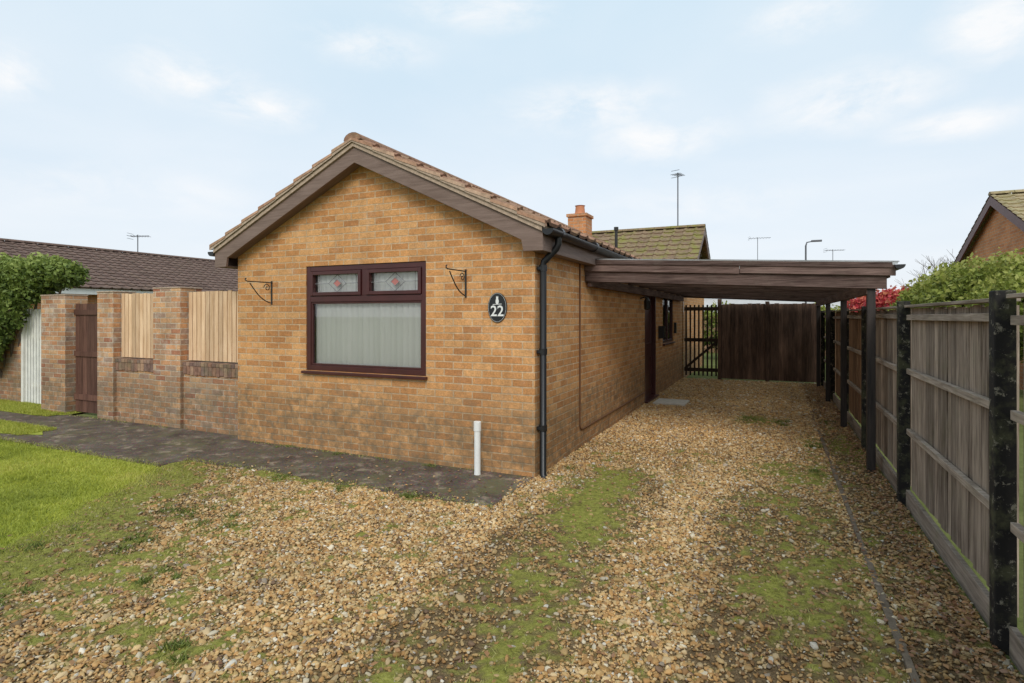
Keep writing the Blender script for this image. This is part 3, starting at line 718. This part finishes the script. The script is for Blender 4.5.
for j in range(M):
    ya=CY0-.05+.038*j; yb=ya+.038; ha=.012*math.sin(j*1.57); hb=.012*math.sin((j+1)*1.57)
    cr.poly([(cx0,ya,zl-.015+ha),(cx1+.08,ya,zr-.02+ha),(cx1+.08,yb,zr-.02+hb),(cx0,yb,zl-.015+hb)],0,None,.5)
def mat_pvc():
    m,t,b=newmat('dirty_translucent_sheet',.5,.4); o=objco(t)
    c=t.ramp(t.noise(o,1.5,6,.7),[(.3,(.36,.33,.28)),(.7,(.70,.68,.64))]); t.l.new(c,b.inputs['Base Color'])
    tr=t.new('ShaderNodeBsdfTranslucent',ins={'Color':c})
    mx=t.new('ShaderNodeMixShader',ins={0:.70,1:b.outputs[0],2:tr.outputs[0]}); t.l.new(mx.outputs[0],t.n['Material Output'].inputs[0]); return m
cr.build('corrugated_sheet',mat_pvc(),cpt,smooth=True)
cq=MB()
for yp in (6.79,9.3,11.9,14.4): cq.box(.855,.93,yp-.037,yp+.037,-.02,zc(.9)-.235)
cq.build('posts',M_carpv,cpt,bevel=.004)
gg_=MB()
for k in range(8):
    a_=math.pi+math.pi*k/8; b__=math.pi+math.pi*(k+1)/8; p=lambda an:(cx1+.075+.045*math.cos(an),zr-.05+.045*math.sin(an))
    (xa,za),(xb,zb)=p(a_),p(b__); gg_.poly([(xa,CY0-.1,za),(xb,CY0-.1,zb),(xb,CY1,zb),(xa,CY1,za)])
gg_.poly([(p(math.pi+math.pi*k/10)[0],CY0-.1,p(math.pi+math.pi*k/10)[1]) for k in range(11)])
gg_.build('gutter',M_black,cpt)

# ------------------------------------------------------------ right fence
fe=empty('wooden_fence'); FX=1.0
posts=[-1.2,1.15,3.45,5.76,7.95,10.1,12.3,14.6]
fb=MB(); fr=MB(); fp=MB(); fbb=MB()
for i in range(len(posts)-1):
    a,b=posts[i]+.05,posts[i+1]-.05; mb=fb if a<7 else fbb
    y=a; topz=1.665+random.uniform(-.012,.012)
    while y<b-.02:
        wdt=min(.118+random.uniform(-.008,.008),b-y); tz=topz+random.uniform(-.012,.008)
        lean=random.uniform(-.006,.006)
        mb.box(0,.016,0,wdt-.005,.15,tz,M=Matrix.Translation((FX+.042+random.uniform(0,.014),y,0))@Matrix.Rotation(lean,4,'X')@Matrix.Rotation(random.uniform(.02,.12),4,'Z'))
        y+=wdt+.001
    for zz,hh_ in ((1.59,.045),(1.13,.045),(.62,.045)):
        dz=random.uniform(-.015,.015); tl_=random.uniform(-.012,.012)
        Mr=Matrix.Translation((0,a,zz+dz))@Matrix.Rotation(tl_/2,4,'X')
        fr.box(FX+.004,FX+.038,0,b-a,-hh_/2,hh_/2,M=Mr)
    fr.box(FX-.012,FX+.075,a,b,topz+.010,topz+.030)
    fr.box(FX+.0,FX+.03,a,b,-.02,.145)
for k,yp in enumerate(posts):
    tz=1.72+random.uniform(-.01,.02)
    M=Matrix.Translation((FX,yp,0))@Matrix.Rotation(random.uniform(-.008,.008),4,'X')
    fp.box(-.05,.035,-.04,.04,-.05,tz,M=M)
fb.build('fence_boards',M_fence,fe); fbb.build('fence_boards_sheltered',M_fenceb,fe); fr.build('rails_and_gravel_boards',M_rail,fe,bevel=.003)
fp.build('posts',M_post,fe,bevel=.006)

GY=14.98
gt_=MB()
gx0,gx1=-2.08,-1.28
for i in range(8):
    xx=gx0+.02+i*(gx1-gx0-.08)/7; gt_.box(xx,xx+.04,GY-.012,GY+.012,.1,1.88)
for zz in (.25,1.0,1.78): gt_.box(gx0,gx1,GY-.04,GY-.0125,zz-.045,zz+.045)
M=Matrix.Translation((gx0+.02,GY-.055,.28))@Matrix.Rotation(-math.atan2(.68,.76),4,'Y'); gt_.box(0,1.0,-.012,.012,-.03,.03,M=M)
gt_.build('slatted_garden_gate',M_gatedark)
df=MB(); xx=gx1+.1
while xx<.95:
    ww=.098+random.uniform(-.006,.006); df.box(xx,xx+ww-.003,GY+random.uniform(0,.012),GY+.03,.05,1.90+random.uniform(-.01,.01)); xx+=ww
df.box(gx1+.09,.95,GY+.032,GY+.04,.06,1.88)
df.box(gx1,gx1+.09,GY-.05,GY+.05,0,2.02); df.box(-.2,-.11,GY-.05,GY-.001,0,1.95)
df.build('dark_boarded_fence',M_darkfence)
bk=MB(); xx=-9
while xx<12: bk.box(xx,xx+.118,26,26.02,0,1.75); xx+=.12
bk.build('rear_garden_fence',M_fenceb)

# ------------------------------------------------------------ left garden wall
gw=empty('brick_garden_wall'); WY=5.33
b=MB()
def pier(x0,x1,h,y0=WY-.05,y1=WY+.28): b.box(x0,x1,y0,y1,-.05,h,0,.5)
b.box(-9.10,-8.155,WY,WY+.215,-.05,.90,0,.5); b.box(-7.565,XL-.003,WY,WY+.215,-.05,.90,0,.5)
pier(-9.50,-9.10,1.96); pier(-8.155,-7.565,1.99); pier(-11.05,-10.36,1.93); b.box(-6.44,XL-.004,WY+.03,WY+.2,.905,1.93,0,.5)
b.build('brickwork',M_brick_old,gw)
cpn=MB()
def coping(x0,x1,z,y0,y1,step=.075):
    x=x0
    while x<x1-.02:
        e=min(x+step,x1); cpn.box(x+.004,e-.004,y0,y1,z,z+.05+random.uniform(-.004,.006)); x+=step
coping(-9.10,-8.16,.902,WY-.025,WY+.235); coping(-7.56,-6.24,.902,WY-.025,WY+.235)
for x0,x1 in ((-9.10,-8.16),(-7.56,-6.24)):
    x=x0
    while x<x1-.02: cpn.box(x+.004,min(x+.075,x1)-.004,WY-.018,WY-.001,.78+random.uniform(-.01,.01),.899); x+=.075
cpn.build('coping',mat_tile('coping_brick',[(.16,.10,.085),(.32,.17,.11),(.22,.145,.12),(.44,.27,.17)],.45,(.15,.15,.08)),gw,bevel=.004)
cpc=MB()
for x0,x1,h in ((-9.50,-9.10,1.96),(-8.155,-7.565,1.99),(-11.05,-10.36,1.93)): cpc.box(x0-.01,x1+.01,WY-.06,WY+.29,h+.001,h+.02)
cpc.build('pier_mortar_cap',M_mortar,gw,bevel=.006)
pk=MB()
for x0,x1 in ((-9.08,-8.18),(-7.54,-6.46)):
    x=x0
    while x<x1-.03:
        ww=min(.088,x1-x); pk.box(x,x+ww-.016,WY+.06,WY+.078,.975,1.94+random.uniform(-.008,.008)); x+=.088
    pk.box(x0,x1,WY+.079,WY+.11,1.12,1.19); pk.box(x0,x1,WY+.079,WY+.11,1.72,1.79)
pk.build('picket_panels',M_pine,gw)
sgt=MB(); x=-10.34
while x<-9.55: sgt.box(x,x+.10,WY+.09,WY+.11,.05,1.80+random.uniform(-.004,.004)); x+=.104
sgt.box(-10.34,-9.51,WY+.065,WY+.089,1.62,1.70); sgt.box(-10.34,-9.51,WY+.065,WY+.089,.25,.34); sgt.box(-10.34,-9.51,WY+.065,WY+.089,.95,1.03)
sgt.build('brown_side_gate',M_gate)
wgt=MB(); x=-12.22
while x<-11.1: wgt.box(x,x+.055,5.6,5.62,.05,1.72); x+=.092
wgt.box(-12.22,-11.05,5.621,5.645,.35,.43); wgt.box(-12.22,-11.05,5.621,5.645,1.2,1.28); wgt.box(-12.30,-12.235,5.57,5.66,0,1.75)
wgt.build('white_picket_gate',M_wgate)
lw2=MB(); lw2.box(-22,-12.31,5.6,5.8,-.05,1.45,0,.5); lw2.build('brick_boundary_wall',M_brick_old)

# ------------------------------------------------------------ foliage
def leafmass(name,blobs,n,size,mat,parent=None,dens=.65):
    P=[];Rr=[]
    vol=np.array([b[3]*b[4]*b[5] for b in blobs])**.667; vol/=vol.sum()
    for bl,v in zip(blobs,vol):
        m=int(n*v); d=rng.normal(0,1,(m,3)); d/=np.linalg.norm(d,axis=1)[:,None]
        rad=rng.uniform(dens**3,1,m)**(1/3)
        lump=.62+.75*fbm(d[:,0]*2+bl[0],d[:,1]*2+d[:,2]*3+bl[1],1.9,int(abs(bl[0])*3)%17)
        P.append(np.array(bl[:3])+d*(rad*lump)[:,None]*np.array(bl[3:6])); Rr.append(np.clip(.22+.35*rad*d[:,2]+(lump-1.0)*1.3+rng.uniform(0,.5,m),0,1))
    P=np.concatenate(P); Rr=np.concatenate(Rr); k=P[:,2]>.02; P,Rr=P[k],Rr[k]; m=len(P)
    s=size*rng.uniform(.6,1.4,m)
    u=rng.normal(0,1,(m,3)); u/=np.linalg.norm(u,axis=1)[:,None]; t=rng.normal(0,1,(m,3)); v=np.cross(u,t); v/=np.linalg.norm(v,axis=1)[:,None]
    V=np.stack([P-u*s[:,None],P-v*s[:,None]*.55,P+u*s[:,None],P+v*s[:,None]*.55],1)
    return npmesh(name,V.reshape(-1,3),np.arange(m*4).reshape(m,4),mat,rnd=Rr,parent=parent)
G1=mat_leaf('ivy_leaf',[(.04,.065,.015),(.11,.16,.03),(.20,.26,.055),(.32,.37,.10)],.25)
G2=mat_leaf('shrub_leaf',[(.05,.07,.02),(.15,.19,.035),(.27,.31,.055),(.38,.38,.10)],.3)
G3=mat_leaf('red_leaf',[(.18,.02,.025),(.48,.05,.06),(.62,.09,.10),(.55,.22,.10)],.25)
def shrub(name,blobs,n,size,mat,stem):
    e=empty(name); leafmass('foliage',blobs,n,size,mat,e)
    s=MB()
    for bl in blobs: s.tube([(stem[0],stem[1],0),((stem[0]+bl[0])/2,(stem[1]+bl[1])/2,bl[2]*.45),(bl[0],bl[1],bl[2])],[.05,.035,.012],7)
    s.build('stems',M_bark,e); return e
ivy=[(-10.85,5.55,2.30,.38,.30,.24),(-11.2,5.55,2.36,.42,.32,.26),(-11.6,5.55,2.30,.5,.38,.36),(-12.1,5.55,2.26,.55,.4,.40),(-12.7,5.5,2.24,.6,.42,.45),(-13.4,5.5,2.2,.7,.45,.55),(-14.2,5.5,2.15,.8,.5,.6),(-15.2,5.6,2.0,.9,.5,.7),
 (-11.9,5.42,2.0,.45,.22,.25),(-12.3,5.4,1.72,.40,.22,.38),(-12.7,5.38,1.40,.40,.22,.5),(-13.3,5.38,1.25,.55,.25,.7),(-14.1,5.4,1.2,.7,.3,.8),(-12.9,5.36,1.0,.35,.18,.35),(-15.2,5.5,1.2,.8,.4,.9)]
shrub('ivy_hedge',ivy,44000,.036,G1,(-13.2,5.9))
shrub('garden_shrub',[(3.3,12.2,1.75,.95,1.1,.85),(2.7,13.6,1.55,.7,.8,.7),(3.4,11.0,1.6,.8,.8,.65),(3.2,14.2,1.75,.8,.9,.8),(3.9,12.6,2.0,.7,.7,.7),(3.0,12.9,2.15,.35,.4,.45),(3.6,11.6,2.1,.35,.35,.4)],30000,.040,G2,(3.2,12.6))
shrub('red_berry_bush',[(2.55,16.0,1.75,.62,.7,.55),(3.2,17,1.8,.6,.7,.5),(2.1,17.2,1.7,.4,.6,.45)],9000,.05,G3,(2.7,16.5))
shrub('garden_shrub',[(-1.9,22,1.2,1,.7,.9),(-.6,23,1.0,1,.7,.8),(1.5,22.5,1.2,1.2,.8,.8)],9000,.06,G2,(0,22.5))
def bare_tree(name,base,h,seed):
    random.seed(seed); t=MB()
    def br(p,d,L,r,lv):
        q=p+d*L*.5+Vector((random.uniform(-.05,.05),random.uniform(-.05,.05),0))*L; e=p+d*L
        t.tube([p,q,e],[r,r*.85,r*.65],5 if lv>1 else 7)
        if lv>=5: return
        for k in range(3):
            a=random.uniform(0,6.28); s_=random.uniform(.3,.75)
            nd=(d+Vector((math.cos(a)*s_,math.sin(a)*s_,random.uniform(-.05,.3)))).normalized()
            br(e if k<2 else q,nd,L*random.uniform(.6,.82),r*.6,lv+1)
    br(Vector(base),Vector((0,0,1)),h*.30,h*.013,0)
    return t.build(name,M_bark)
bare_tree('bare_tree',(6.9,26,0),5.2,3); bare_tree('bare_tree',(6.2,30,0),5.0,9); bare_tree('bare_tree',(8.4,31,0),5.4,14)
random.seed(5)
G4=mat_leaf('distant_leaf',[(.09,.10,.07),(.15,.16,.10),(.21,.21,.13)],.2)
bl=[]
for i in range(34):
    xx=-10+i*1.7+random.uniform(-.8,.8); r_=random.uniform(1.2,2.0); bl.append((xx,52+random.uniform(-3,3),random.uniform(1.3,2.6),r_*1.2,r_,r_*1.1))
bl+=[(16.5,50,3.6,2.0,2,1.6),(14.6,50,3.2,1.6,2,1.3),(18.5,51,3.0,1.8,2,1.6)]
e=empty('distant_tree_line'); leafmass('foliage',bl,28000,.20,G4,e)

# ------------------------------------------------------------ neighbours
nb=empty('neighbour_bungalow')
q=MB(); tiled_slope(q,(-22.4,2,4.0),(0,1,0),26,(cs*1.0,0,-math.sin(math.atan(.40))),4.2,(.37,0,.93)); ridge_tiles(q,(-22.4,2,4.05),(-22.4,28,4.05))
q.poly([(-22.4,2,4.0),(-22.4,28,4.0),(-27,28,2.3),(-27,2,2.3)]); q.build('roof_tiles',M_tile_dark,nb)
q=MB(); wall_rect(q,'y',-19.1,2.4,27.6,-.05,2.45); q.poly([(-19.1,2.4,0),(-26,2.4,0),(-26,2.4,2.5),(-22.4,2.4,3.9),(-19.1,2.4,2.5)]); q.build('walls',M_brick_red,nb)
q=MB(); q.box(-18.75,-18.70,2,28,2.25,2.42); q.build('fascia',M_white,nb)
nb=empty('neighbour_bungalow')
NX=4.69; NY=17.2; NZ=4.5; ns=.455; nc_=1/math.sqrt(1+ns*ns)
q=MB(); wall_rect(q,'y',NX+.18,NY-3.9,NY+3.9,-.05,2.62); q.poly([(NX+.18,NY-3.9,2.62),(NX+.18,NY+3.9,2.62),(NX+.18,NY,2.62+3.9*ns)]); wall_rect(q,'x',NY-3.9,NX+.18,14,-.05,2.62); q.build('walls',M_brick_red,nb)
q=MB()
for s in (1,-1): tiled_slope(q,(NX,NY,NZ),(1,0,0),9,(0,s*nc_,-ns*nc_),4.2/nc_,(0,s*ns*nc_,nc_))
ridge_tiles(q,(NX,NY,NZ+.05),(NX+9,NY,NZ+.05)); q.build('roof_tiles',M_tile_tan,nb)
q=MB()
for s in (1,-1): q.prism([(NY,NZ-.02),(NY+s*4.2,NZ-.02-4.2*ns),(NY+s*4.2,NZ-.22-4.2*ns),(NY,NZ-.24)],'x',NX+.01,NX+.05,r=.5)
q.build('bargeboards',mat_plain('dark_maroon_board',(.12,.05,.045),.5,.4,.2,5,0),nb)
nb=empty('neighbour_bungalow')
q=MB(); q.box(-9,3.9,40,46,-.05,2.9); q.build('walls',M_render,nb)
q=MB(); tiled_slope(q,(-9.3,43,4.75),(1,0,0),13.5,(0,-.88,-.475),3.7,(0,-.475,.88)); tiled_slope(q,(-9.3,43,4.75),(1,0,0),13.5,(0,.88,-.475),3.7,(0,.475,.88)); q.build('roof_tiles',M_tile_dark,nb)

def aerial(x,y,z0,z1,L,ang,n=7,el=.16):
    a=MB(); a.tube([(x,y,z0),(x,y,z1)],.018,6)
    dx,dy=math.cos(ang),math.sin(ang); zt=z1-.06
    a.tube([(x-dx*L*.4,y-dy*L*.4,zt),(x+dx*L*.6,y+dy*L*.6,zt+.02)],.012,5)
    for k in range(n):
        t=-.38+.95*k/(n-1); px,py=x+dx*L*t,y+dy*L*t; e=el*(1.25-.4*k/n)
        a.tube([(px-dy*e,py+dx*e,zt),(px+dy*e,py-dx*e,zt)],.007,4)
    t=-.4; px,py=x+dx*L*t,y+dy*L*t
    for zz in (-.1,0,.1): a.tube([(px-dy*el,py+dx*el,zt+zz),(px+dy*el,py-dx*el,zt+zz)],.007,4)
    return a.build('tv_aerial',M_metal)
aerial(-2.57,17.15,4.15,5.80,.35,1.2,5,.13)
aerial(-1.0,40.5,4.0,6.75,1.3,.2,8,.4); aerial(3.3,40.5,4.0,5.75,1.1,.3,8,.3); aerial(-22.4,13.9,3.9,4.75,.7,.5,7,.2)
lp=MB(); lp.tube([(1.5,33.7,0),(1.5,33.7,1.2),(1.5,33.7,5.3),(1.55,33.7,5.48),(1.8,33.7,5.52)],[.09,.055,.045,.035,.03],8)
lp.box(1.75,2.25,33.6,33.8,5.49,5.58); lp.build('street_lamp',M_metal,bevel=.02)

# ------------------------------------------------------------ light
SEL,SAZ=math.radians(38),math.atan2(.42,-1)
sun=bpy.data.lights.new('sun','SUN'); sun.energy=2.0; sun.angle=math.radians(28); sun.color=(1,.965,.91)
so=bpy.data.objects.new('sun',sun); S.collection.objects.link(so)
dv=Vector((math.sin(SAZ)*math.cos(SEL),math.cos(SAZ)*math.cos(SEL),math.sin(SEL)))
so.rotation_euler=dv.to_track_quat('Z','Y').to_euler()
W=bpy.data.worlds.new('World'); S.world=W; W.use_nodes=True; t=NT(W.node_tree)
bgn=t.n['Background']; bgn.inputs['Strength'].default_value=.13
sky=t.new('ShaderNodeTexSky'); sky.sky_type='NISHITA'; sky.sun_disc=False; sky.sun_elevation=SEL; sky.sun_rotation=SAZ%(2*math.pi)
sky.air_density=1.0; sky.dust_density=2.0; sky.ozone_density=1.0
gen=t.new('ShaderNodeTexCoord').outputs['Generated']
sx=t.new('ShaderNodeSeparateXYZ',ins={0:gen}); x_,y_,z_=sx.outputs
az=t.math('ARCTAN2',x_,y_)
den=t.math('ADD',t.math('MAXIMUM',z_,0.0),.12)
pv=t.new('ShaderNodeCombineXYZ',ins={0:t.math('DIVIDE',x_,den),1:t.math('DIVIDE',y_,den),2:0.0}).outputs[0]
n1=t.noise(pv,.9,5,.5,.3)
v3=t.new('ShaderNodeVectorMath',operation='MULTIPLY',ins={0:gen,1:(1,1,2.2)}).outputs[0]
n2=t.noise(v3,9,8,.62,.3)
hz=t.ramp(z_,[(0,1),(.5,0)])
base=t.mix(.86,sky.outputs[0],t.mix(hz,(5.2,6.7,7.7),(7.05,7.3,7.75)))
thin=t.math('MULTIPLY',t.ramp(n1,[(.35,0),(.75,1)]),.45)
base=t.mix(thin,base,(7.2,7.45,7.75))
tot=None
def px(x,y):
    u=(x-512)/568; v=(316-y)/568; return math.atan(u)-math.radians(24.8), v/math.sqrt(1+u*u+v*v)
for (cx_,cy_,wx,wy,s_) in ((190,78,60,26,1.),(255,106,60,20,1.),(590,108,80,24,.95),(660,138,65,22,.95),(850,100,90,28,1.1),(950,124,65,16,.95),(1000,20,65,40,1.1),(370,46,55,20,.85),(10,72,38,26,.9),(480,10,70,22,.85),(800,18,60,22,.85),(700,205,120,18,.5),(120,190,130,26,.5)):
    a,e=px(cx_,cy_); a2,_=px(cx_+wx,cy_); _,e2=px(cx_,cy_-wy)
    da=t.math('DIVIDE',t.math('SUBTRACT',az,a),abs(a2-a)); de=t.math('DIVIDE',t.math('SUBTRACT',z_,e),abs(e2-e))
    g_=t.math('EXPONENT',t.math('MULTIPLY',t.math('ADD',t.math('MULTIPLY',da,da),t.math('MULTIPLY',de,de)),-1.0))
    g_=t.math('MULTIPLY',g_,s_)
    tot=g_ if tot is None else t.math('MAXIMUM',tot,g_)
cm=t.ramp(t.math('MULTIPLY',tot,t.math('ADD',t.math('MULTIPLY',n2,4.0),-1.25)),[(.08,0),(1.0,1)])
fin=t.mix(t.math('MULTIPLY',cm,.8),base,(7.75,7.7,7.7))
t.l.new(fin,bgn.inputs['Color'])

cam=bpy.data.cameras.new('camera'); co=bpy.data.objects.new('camera',cam); S.collection.objects.link(co)
cam.sensor_width=36; cam.lens=568/1024*36; cam.shift_y=-25.5/1024; cam.clip_end=2000; cam.clip_start=.05
co.location=(0,0,1.6); co.rotation_euler=(math.radians(90),0,math.radians(24.8)); S.camera=co
